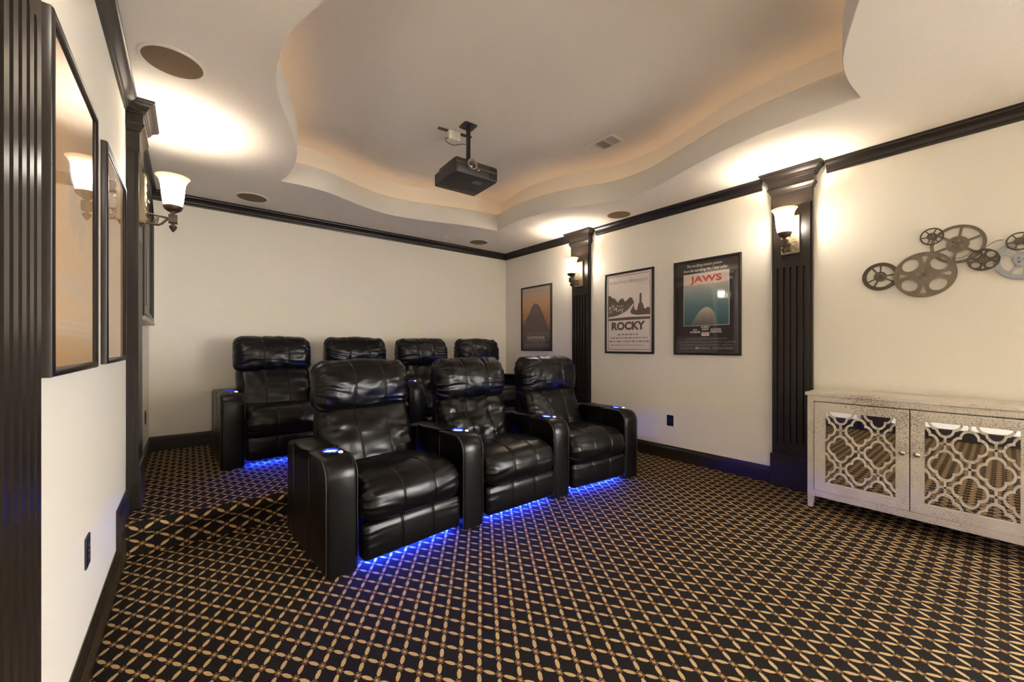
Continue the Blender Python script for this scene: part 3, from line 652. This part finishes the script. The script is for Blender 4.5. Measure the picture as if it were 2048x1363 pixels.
def quatre(R_, c, rl, n=64):
    out = []
    for i in range(n):
        th = 2*PI*i/n; best = 0
        for k_ in range(4):
            ph_ = k_*PI/2; s_ = rl*rl - (c*math.sin(th-ph_))**2
            if s_ >= 0: best = max(best, c*math.cos(th-ph_) + math.sqrt(s_))
        out.append((best*math.cos(th), best*math.sin(th)))
    return out
def door(x0, x1, knobx):
    t = MB(); y0, y1 = 0.139, 0.789; mx = 0.063; px0, px1, py0, py1 = x0+mx, x1-mx, 0.203, 0.725
    t.box(x0, px0, y0, y1, 0.372, FZ-0.006).box(px1, x1, y0, y1, 0.372, FZ-0.006).box(px0, px1, y0, py0, 0.372, FZ-0.006).box(px0, px1, py1, y1, 0.372, FZ-0.006)
    d = t.build('door', M_LEAF, tcab, bevel=0.0015)
    MB().box(px0-0.001, px1+0.001, py0-0.001, py1+0.001, 0.374, 0.379).build('mirror', M_MIRROR, d)
    f = MB(); cx_ = (px0+px1)/2; zf0, zf1 = 0.3795, 0.389
    outq = quatre(1, 0.044, 0.054); inq = quatre(1, 0.044, 0.040)
    def bar(a0, a1, b0, b1): f.box(a0, a1, b0, b1, zf0, zf1-0.0005)
    for j in range(-2, 6):
        for i in range(-3, 4):
            if (i + j) % 2: continue
            qx, qy = cx_ + 0.1*i, 0.464 + 0.1345*(j-1)
            if abs(qx-cx_) > (px1-px0)/2+0.09 or qy < py0-0.1 or qy > py1+0.1: continue
            ro = [(qx+0.77*a, qy+b_) for a, b_ in outq]; ri = [(qx+0.77*a, qy+b_) for a, b_ in inq]
            f.rings([[(a,b_,zf0) for a,b_ in ro],[(a,b_,zf1) for a,b_ in ro],[(a,b_,zf1) for a,b_ in ri],[(a,b_,zf0) for a,b_ in ri]], True, False)
            bar(qx+0.074, qx+0.126, qy-0.006, qy+0.006); bar(qx-0.0055, qx+0.0055, qy+0.097, qy+0.172)
    me = f.mesh('fretwork'); bm = bmesh.new(); bm.from_mesh(me); bmesh.ops.remove_doubles(bm, verts=bm.verts, dist=1e-6)
    for co, no in (((px0,0,0),(-1,0,0)),((px1,0,0),(1,0,0)),((0,py0,0),(0,-1,0)),((0,py1,0),(0,1,0))):
        bmesh.ops.bisect_plane(bm, geom=bm.verts[:]+bm.edges[:]+bm.faces[:], plane_co=co, plane_no=no, clear_outer=True)
    bmesh.ops.recalc_face_normals(bm, faces=bm.faces); bm.to_mesh(me); bm.free()
    link('fretwork', me, M_LEAF, d)
    MB().lathe([(0.006,0.394),(0.006,0.402),(0.012,0.404),(0.017,0.411),(0.016,0.418),(0.010,0.422),(0.0,0.423)], (knobx, 0.51, 0), 'z', 8).build('knob', M_CHROME, d)
# local x = -(Y-CY): left door Y .90..0.38, right door Y .38..-.13
door(-CW+0.055, -0.0025, -0.034); door(0.0025, CW-0.055, 0.034)

# ------------------------------------------------------------------ film reel wall sculpture
def metal(name, a, b_):
    m, t, b, L = nt(name); tc = N(t, 'ShaderNodeTexCoord'); nz = N(t, 'ShaderNodeTexNoise', Scale=14.0, Detail=5.0); L.new(tc.outputs['Object'], nz.inputs['Vector'])
    L.new(mixc(t, nz.outputs['Fac'], a, b_), b.inputs['Base Color']); b.inputs['Metallic'].default_value = 0.6; b.inputs['Roughness'].default_value = 0.42
    return m
M_REEL = metal('aged_steel', rgb(84,76,64), rgb(136,124,106)); M_REELD = metal('dark_steel', rgb(58,52,42), rgb(96,86,70)); M_REELB = metal('blue_steel', rgb(128,132,136), rgb(172,174,176))
tf = thing('film_reel_sculpture', 'metal wall sculpture of overlapping film reels above the silver cabinet', 'wall sculpture', (XR, 0.385, 1.70), WALL_R)
def circ(cx, cy, r, n=40, a0=0): return [(cx+r*math.cos(a0+2*PI*i/n), cy+r*math.sin(a0+2*PI*i/n)) for i in range(n)]
def reel(y, z, r, zc, kind, mat, rot=0.0, sx=1.0):
    cx, cy = 0.385 - y, z - 1.70; holes = []
    if kind == 'spoke5':                    # rim, thin spokes
        n = 6
        for i in range(n):
            a = rot + 2*PI*i/n; w = 2*PI/n
            g1 = 0.16*0.55; g2 = 0.06
            holes.append([(cx+r*0.86*math.cos(a+g2+(w-2*g2)*k_/8), cy+r*0.86*math.sin(a+g2+(w-2*g2)*k_/8)) for k_ in range(9)] + [(cx+r*0.42*math.cos(a+w-g1*1.6-(w-g1*3.2)*k_/5), cy+r*0.42*math.sin(a+w-g1*1.6-(w-g1*3.2)*k_/5)) for k_ in range(6)])
        hub = 0.2
    elif kind == 'three':                   # three wide windows and three slim ones
        for i in range(3):
            for a, w, in ((rot+i*2*PI/3, 1.32), (rot+i*2*PI/3+1.44, 0.5)):
                holes.append([(cx+r*0.76*math.cos(a+w*k_/8), cy+r*0.76*math.sin(a+w*k_/8)) for k_ in range(9)] + [(cx+r*0.35*math.cos(a+w-0.05-(w-0.1)*k_/4), cy+r*0.35*math.sin(a+w-0.05-(w-0.1)*k_/4)) for k_ in range(5)])
        hub = 0.2
    else:                                   # four round windows and four teardrops
        for i in range(4):
            a = rot + i*PI/2; holes.append([(cx+r*0.63*math.cos(a)+r*0.27*(math.cos(q_)*math.cos(a+PI/2)*1.08-math.sin(q_)*math.sin(a+PI/2)*0.92), cy+r*0.63*math.sin(a)+r*0.27*(math.cos(q_)*math.sin(a+PI/2)*1.08+math.sin(q_)*math.cos(a+PI/2)*0.92)) for q_ in [2*PI*k_/28 for k_ in range(28)]])
            a += PI/4; ca, sa = math.cos(a), math.sin(a)
            holes.append([(cx+r*(u*ca-v_*sa), cy+r*(u*sa+v_*ca)) for u, v_ in [(0.48,0.0),(0.70,-0.07),(0.76,-0.095),(0.81,-0.08),(0.83,0.0),(0.81,0.08),(0.76,0.095),(0.70,0.07)]])
        hub = 0.19
    for i in range(6): holes.append(circ(cx+r*hub*math.cos(rot+i*PI/3), cy+r*hub*math.sin(rot+i*PI/3), r*0.048, 10))
    holes.append(circ(cx, cy, r*0.05, 10))
    out = circ(cx, cy, r, 64); mb = MB()
    mb.holes(out, holes, zc+0.0045); mb.holes(out, holes, zc, True)
    for l in [out] + holes: mb.rings([[(a,b_,zc) for a,b_ in l],[(a,b_,zc+0.0045) for a,b_ in l]], True, False)
    mb.tube([(a,b_,zc+0.0045) for a,b_ in circ(cx,cy,r-0.002,48)], 0.0022, 5, True)
    return mb.build('film_reel', mat, tf, recalc=False)
reel(0.198, 1.880, 0.127, 0.016, 'spoke5', M_REEL, 0.35)
reel(0.580, 1.7155, 0.102, 0.016, 'three', M_REELD, 0.15)
reel(-0.077, 1.735, 0.125, 0.016, 'three', M_REELB, 0.6)
reel(0.353, 1.697, 0.156, 0.028, 'round4', M_REEL, 0.75)
reel(0.0872, 1.756, 0.070, 0.028, 'round4', M_REELD, 0.75)
reel(0.3157, 1.954, 0.058, 0.028, 'spoke5', M_REELD, 0.1)
reel(-0.058, 1.846, 0.055, 0.028, 'spoke5', M_REELD, 0.1)
for c_ in ((0.58,1.7155,0.0165),(0.353,1.697,0.0285),(0.198,1.88,0.0165),(-0.077,1.735,0.0165)): MB().lathe([(0.01,0.0),(0.01,c_[2])], (0.385-c_[0], c_[1]-1.70, 0), 'z', 10, True).build('standoff', M_REELD, tf)
def ribbon(pts, name):
    mb = MB(); sp_ = spline([(p[0], p[1], 0) for p in pts], 60, False)
    mb.rings([[(p.x, p.y, z_) for z_ in (0.014, 0.036)] for p in sp_], False, False); return mb.build(name, M_REELD, tf, recalc=False)
ribbon([(0.385-0.10,1.81-1.7),(0.385-0.13,1.825-1.7),(0.385-0.155,1.80-1.7),(0.385-0.19,1.785-1.7),(0.385-0.23,1.80-1.7)], 'film_strip')
ribbon([(0.385-0.09,1.825-1.7),(0.385-0.06,1.85-1.7),(0.385-0.03,1.868-1.7),(0.385-0.005,1.868-1.7)], 'film_strip')

# ------------------------------------------------------------------ recliners
def loft(profile, w, nx, r_end, n=72, crown=0.0, seams=(), pleat=0.0, wrinkle=0.0, seed=0, gather=0.0, taper=0.0, sag=None):
    """cushion: closed (y,z) profile carried along x, rounded ends, stitched seams, gathered sides"""
    P = [Vector((p[0], p[1])) for p in spline([(a, b_, 0) for a, b_ in profile], n)]; n = len(P)
    Cn = sum(P, Vector((0,0))) / n
    area = sum(P[i].x*P[(i+1) % n].y - P[(i+1) % n].x*P[i].y for i in range(n))
    sg = 1 if area > 0 else -1
    Nn = []
    for i in range(n):
        t = (P[(i+1) % n] - P[i-1]).normalized(); Nn.append(Vector((t.y, -t.x)) * sg)
    xs = []
    for j in range(nx + 1):
        u = -1 + 2*j/nx; xs.append(math.copysign(1 - (1-abs(u))**1.5 if False else math.sin(abs(u)*PI/2)**0.9, u) * w/2)
    extra = []
    for s_ in seams: extra += [s_*w/2 + d for d in (-0.012,-0.006,-0.0025,0,0.0025,0.006,0.012)]
    xs = sorted(set([round(x, 5) for x in xs + extra]))
    rings = []
    for x in xs:
        e = w/2 - abs(x); q_ = max(0.0, 1 - e/r_end); o_ = r_end*(1-math.sqrt(max(0.0, 1-q_*q_)))
        u = x/(w/2); ring = []
        for i in range(n):
            tt = i/n; d = -o_ + crown*(1-u*u)
            for s_ in seams:
                dx = (x - s_*w/2); d += -0.005*math.exp(-(dx/0.0028)**2) - 0.0015*math.exp(-(dx/0.02)**2)
            if pleat:
                ph_ = 2.2*noise.noise(Vector((tt*9, seed*3.1, 0.5+u)))
                d += pleat*math.exp(-e/0.055)*math.sin(2*PI*tt*26 + 6*ph_) * (0.5 + noise.noise(Vector((tt*7, seed, 2.0))))
                d += 0.5*pleat*math.exp(-e/0.13)*math.sin(2*PI*tt*11 + 4*ph_ + seed)
            if wrinkle:
                p_ = Vector((x*3.0 + seed*5.3, P[i].x*7, P[i].y*7)); d += wrinkle*(noise.fractal(p_, 1.0, 2.0, 4) )
                d += wrinkle*0.8*abs(noise.noise(Vector((x*9+P[i].y*5+seed, P[i].y*10 - x*4, seed*1.7))))**0.6 * -1
            if gather:   # fine vertical gathers where the cover is pulled over the top
                d += gather*math.sin(x*150 + 5*noise.noise(Vector((x*6, P[i].y*9, seed)))) * max(0, (P[i].y-Cn.y)*6) * (1-u*u)
            pt = P[i] + Nn[i]*d
            if o_ > 0: pass
            if sag: pt = pt + Vector((0, sag(u, pt)))
            k_ = 1 - taper*max(0.0, min(1.0, (0.8 - pt.y)/0.35)) if taper else 1
            ring.append((x*k_, pt.x, pt.y))
        rings.append(ring)
    mb = MB(); mb.rings(rings, True, False)
    for end, rev in ((0, True), (-1, False)):
        rg_ = rings[end]; c_ = tuple(sum(p[k_] for p in rg_)/n for k_ in range(3))
        mb.add(rg_ + [c_], [((i+1) % n, i, n) if rev else (i, (i+1) % n, n) for i in range(n)])
    return mb
P_SEAT = [(0.04,0.244),(-0.01,0.25),(-0.036,0.285),(-0.045,0.34),(-0.03,0.40),(0.02,0.447),(0.11,0.472),(0.25,0.474),(0.42,0.46),(0.58,0.44),(0.60,0.36),(0.45,0.29),(0.2,0.26)]
P_FOOT = [(0.05,0.045),(0.0,0.045),(-0.022,0.06),(-0.03,0.11),(-0.03,0.17),(-0.026,0.215),(-0.008,0.24),(0.035,0.243),(0.06,0.22),(0.065,0.14),(0.063,0.07)]
P_BACK = [(0.485,0.42),(0.495,0.50),(0.53,0.60),(0.575,0.69),(0.635,0.78),(0.70,0.80),(0.765,0.77),(0.765,0.66),(0.72,0.53),(0.66,0.42),(0.57,0.40)]
P_HEAD = [(0.655,0.752),(0.606,0.79),(0.588,0.86),(0.592,0.935),(0.617,1.01),(0.665,1.068),(0.735,1.095),(0.80,1.07),(0.832,0.99),(0.835,0.88),(0.81,0.79),(0.74,0.75)]
SEAMS = (-0.30, 0.34)
def arm_mesh():
    prof = []
    prof += [(0.0,0.004),(0.0,0.20),(0.0,0.40)] + [(0.105+0.105*math.cos(R(a)), 0.506+0.105*math.sin(R(a))) for a in (180,165,150,135,120,105,90)]
    prof += [(0.20,0.614),(0.288,0.610),(0.292,0.604),(0.292,0.572),(0.30,0.570),(0.60,0.562),(0.606,0.566),(0.608,0.594),(0.614,0.598),(0.745,0.592),(0.765,0.575),(0.77,0.50),(0.77,0.2),(0.765,0.004)]
    w = 0.165; rr = 0.022; rings = []
    P = [Vector(p) for p in prof]; n = len(P); Nn = []
    for i in range(n):
        a, b_, c_ = P[i-1], P[i], P[(i+1) % n]
        t1, t2 = (b_-a).normalized(), (c_-b_).normalized()
        n1, n2 = Vector((-t1.y, t1.x)), Vector((-t2.y, t2.x)); m = (n1+n2)
        m = m.normalized() if m.length > 1e-3 else n1
        Nn.append(m / max(0.6, m.dot(n1)))
    for x, o_ in [(-w/2, rr*0.9)] + [(-w/2+rr*(1-math.cos(R(a))), rr*(1-math.sin(R(a)))) for a in (25,45,65,90)] + [(-0.03,-0.004),(0,-0.006),(0.03,-0.004)] + [(w/2-rr*(1-math.cos(R(a))), rr*(1-math.sin(R(a)))) for a in (90,65,45,25)] + [(w/2, rr*0.9)]:
        ring = []
        for i in range(n):
            q_ = P[i] - Nn[i]*o_
            if o_ < 0 and not (0.3 < P[i].y and P[i].x < 0.29): q_ = P[i].copy()
            ring.append((x, q_.x, max(0.004, q_.y)))
        rings.append(ring)
    mb = MB(); mb.rings(rings, True, True); return mb
def boolean_cut(o, cutter):
    m = o.modifiers.new('cut', 'BOOLEAN'); m.operation = 'DIFFERENCE'; m.object = cutter; m.solver = 'EXACT'
    bpy.context.view_layer.update()
    me = bpy.data.meshes.new_from_object(o.evaluated_get(bpy.context.evaluated_depsgraph_get()))
    o.modifiers.clear(); old = o.data; o.data = me; bpy.data.meshes.remove(old); bpy.data.objects.remove(cutter)
M_RING = emit('cup_ring_blue', (0.02, 0.08, 1.0, 1), 8.0); M_LED = emit('led_blue', (0.01, 0.04, 1.0, 1), 140.0)
M_CUP = plain('cup_steel', rgb(60, 70, 120), 0.3, 0.8); M_BTN = emit('lit_button', (0.85, 0.85, 1.0, 1), 0.12)
CUPY = 0.185
def make_arm(parent):
    a = arm_mesh().build('armrest', M_LEATHER, parent)
    cut = MB().lathe([(0.041,0.54),(0.041,0.70)], (0,CUPY,0), 'z', 36, True).build('cutter', M_LEATHER)
    boolean_cut(a, cut); a.data.name = 'armrest'
    for p in a.data.polygons: p.use_smooth = True
    a.data.set_sharp_from_angle(angle=R(42))
    prof = [(0.298,0.578),(0.298,0.602),(0.312,0.613),(0.45,0.611),(0.59,0.606),(0.602,0.596),(0.602,0.578),(0.45,0.574)]
    loft(prof, 0.165, 14, 0.02, 40, 0.004).build('storage_lid', M_LEATHER, a, smooth=60)
    MB().lathe([(0.0405,0.545),(0.0405,0.617),(0.043,0.6225),(0.048,0.6225),(0.0495,0.619),(0.0495,0.616)], (0,CUPY,0), 'z', 36).build('cup_holder', M_CUP, a, smooth=40)
    MB().lathe([(0.0,0.546),(0.0405,0.546)], (0,CUPY,0), 'z', 36).build('cup_bottom', M_CUP, a)
    MB().lathe([(0.0395,0.600),(0.0395,0.612),(0.0375,0.612),(0.0375,0.600)], (0,CUPY,0), 'z', 36).build('light_ring', M_RING, a)
    MB().lathe([(0.0,0.6225),(0.010,0.622),(0.0125,0.618),(0.0125,0.60)], (0.035,CUPY-0.055,0), 'z', 20).build('control_button', M_BTN, a, smooth=60)
    for sx in (-1, 1):
        pi_ = MB()
        x = sx*0.0805
        pts = [(x,0.006,0.02),(x,0.006,0.50)] + [(x, 0.106-0.1*math.cos(R(t_)), 0.505+0.1*math.sin(R(t_))) for t_ in (15,30,45,60,75,90)] + [(x,0.285,0.601)]
        pi_.tube(pts, 0.0028, 6)
        for y_, z1 in ((0.292,0.575),(0.606,0.575)): MB().tube([(sx*0.0825,y_,0.01),(sx*0.0825,y_,z1)], 0.0022, 5).build('side_seam', M_SEAM, a, smooth=170)
        pi_.build('piping', M_STITCH, a, smooth=170)
    return a
WS = 0.648
meshes = {}
def make_recliner(variant):
    t = thing('recliner', 'x', 'recliner')
    s_ = loft(P_SEAT, WS, 44, 0.07, 78, 0.012, SEAMS, 0.009, 0.003, variant+1, sag=lambda u, p: 0.0).build('seat_cushion', M_LEATHER, t, smooth=170)
    loft(P_FOOT, WS-0.006, 40, 0.03, 66, 0.004, SEAMS, 0.003, 0.001, variant+11).build('footrest', M_LEATHER, t, smooth=170)
    loft(P_BACK, WS-0.01, 44, 0.07, 77, 0.012, SEAMS, 0.012, 0.012 if variant != 1 else 0.024, variant+21).build('backrest', M_LEATHER, t, smooth=170)
    h = loft(P_HEAD, 0.675, 56, 0.085, 108, 0.012, SEAMS, 0.014, 0.009, variant+31, gather=0.004 if variant == 1 else 0.0012).build('headrest', M_LEATHER, t, smooth=170)
    bs = MB(); bs.rings([[(-0.32,0.70,0.06),(0.32,0.70,0.06),(0.32,0.80,0.06),(-0.32,0.80,0.06)],[(-0.32,0.70,0.40),(0.32,0.70,0.40),(0.32,0.80,0.40),(-0.32,0.80,0.40)],[(-0.29,0.77,0.80),(0.29,0.77,0.80),(0.29,0.845,0.80),(-0.29,0.845,0.80)],[(-0.27,0.80,1.0),(0.27,0.80,1.0),(0.27,0.86,1.0),(-0.27,0.86,1.0)]])
    bs.build('back_shell', M_LEATHER, t, bevel=0.02)
    MB().box(-0.325, 0.325, 0.10, 0.70, 0.05, 0.25).box(-0.31,-0.27,0.12,0.68,0.0,0.05).box(0.27,0.31,0.12,0.68,0.0,0.05).build('base', M_BLACKPL, t)
    st = MB().box(-0.29, 0.29, 0.062, 0.070, 0.034, 0.044).build('light_strip', M_BLACKPL, t)
    le = MB()
    for i in range(17): le.box(-0.276+0.0345*i-0.006, -0.276+0.0345*i+0.006, 0.056, 0.066, 0.0315, 0.0345)
    le.build('led', M_LED, st)
    return t
protos = [make_recliner(v_) for v_ in range(3)]
ARM0 = make_arm(None)
used = [False]*3; arm_used = [False]
def place_arm(parent, wx, wy, wyaw, zb):
    if not arm_used[0]: a = ARM0; arm_used[0] = True
    else: a = copy_tree(ARM0)
    a.parent = parent
    Mw = Matrix.Translation((wx, wy, zb)) @ Matrix.Rotation(R(wyaw), 4, 'Z')
    Mp = Matrix.Translation(parent.location) @ parent.rotation_euler.to_matrix().to_4x4()
    l = Mp.inverted() @ Mw; a.location = l.to_translation(); a.rotation_euler = l.to_euler()
def row(arms, seats, variants, zb, labels, group):
    for i, (x, y, yaw) in enumerate(seats):
        v_ = variants[i]
        if not used[v_]: t = protos[v_]; used[v_] = True
        else: t = copy_tree(protos[v_])
        t.location = (x, y, zb); t.rotation_euler = (0, 0, R(yaw)); t['label'] = labels[i]; t['group'] = group
        todo.append((t, arms, i, zb))
todo = []
row([(0.625,2.18,3.5),(1.465,2.21,3.0),(2.305,2.215,-3.0),(3.150,2.15,-6.5)], [(1.04,2.195,5.8),(1.885,2.22,-0.5),(2.727,2.19,-4.5)], [0,1,2], 0.0,
    ['black leather recliner at the left end of the front row, showing its whole outer armrest', 'black leather recliner in the middle of the front row, with a crumpled backrest', 'black leather recliner at the right end of the front row, under the ROCKY poster'], 'front row recliners')
row([(0.28,3.945,2.5),(1.095,3.965,1.2),(1.91,3.975,0.3),(2.725,3.965,-0.8),(3.54,3.93,-2.0)], [(0.6875,3.95,1.8),(1.5025,3.97,1.1),(2.3175,3.97,0.6),(3.1325,3.95,-1.0)], [2,0,1,0], ZP,
    ['black leather recliner at the left end of the rear row on the platform', 'rear row recliner second from the left, mostly hidden behind the nearest front recliner', 'rear row recliner second from the right, above a blue-lit cup holder', 'rear row recliner at the right end, only its headrest showing above the front row'], 'rear row recliners')
for t, arms, i, zb in todo:
    if i == 0: place_arm(t, *arms[0], zb)
    place_arm(t, *arms[i+1], zb)

# ------------------------------------------------------------------ light, world, camera
w = bpy.data.worlds.new('world'); scene.world = w; w.use_nodes = True
wt = w.node_tree; bg = wt.nodes['Background']; bg.inputs[1].default_value = 2.9
tcw = N(wt, 'ShaderNodeTexCoord'); spw = N(wt, 'ShaderNodeSeparateXYZ'); wt.links.new(tcw.outputs['Generated'], spw.inputs[0])
rw = N(wt, 'ShaderNodeValToRGB'); wt.links.new(M_(wt, 'MULTIPLY_ADD', spw.outputs['Z'], 0.5, 0.5), rw.inputs[0])
rw.color_ramp.elements[0].position = 0.42; rw.color_ramp.elements[0].color = (0.30, 0.29, 0.28, 1)
rw.color_ramp.elements[1].position = 0.52; rw.color_ramp.elements[1].color = (1.0, 0.98, 0.96, 1)
wt.links.new(rw.outputs[0], bg.inputs[0])

cd = bpy.data.cameras.new('camera'); cam = bpy.data.objects.new('camera', cd); COL.objects.link(cam)
cam.location = (0, 0, 1.2); cam.rotation_euler = (R(90), 0, R(-39.0))
cd.sensor_width = 36.0; cd.lens = 798.0/2048*36.0; cd.shift_y = 10.5/2048; cd.clip_start = 0.02
scene.camera = cam
vs = scene.view_settings; vs.view_transform = 'Standard'; vs.look = 'None'; vs.gamma = 1.0; vs.use_curve_mapping = False; vs.exposure = 3.48
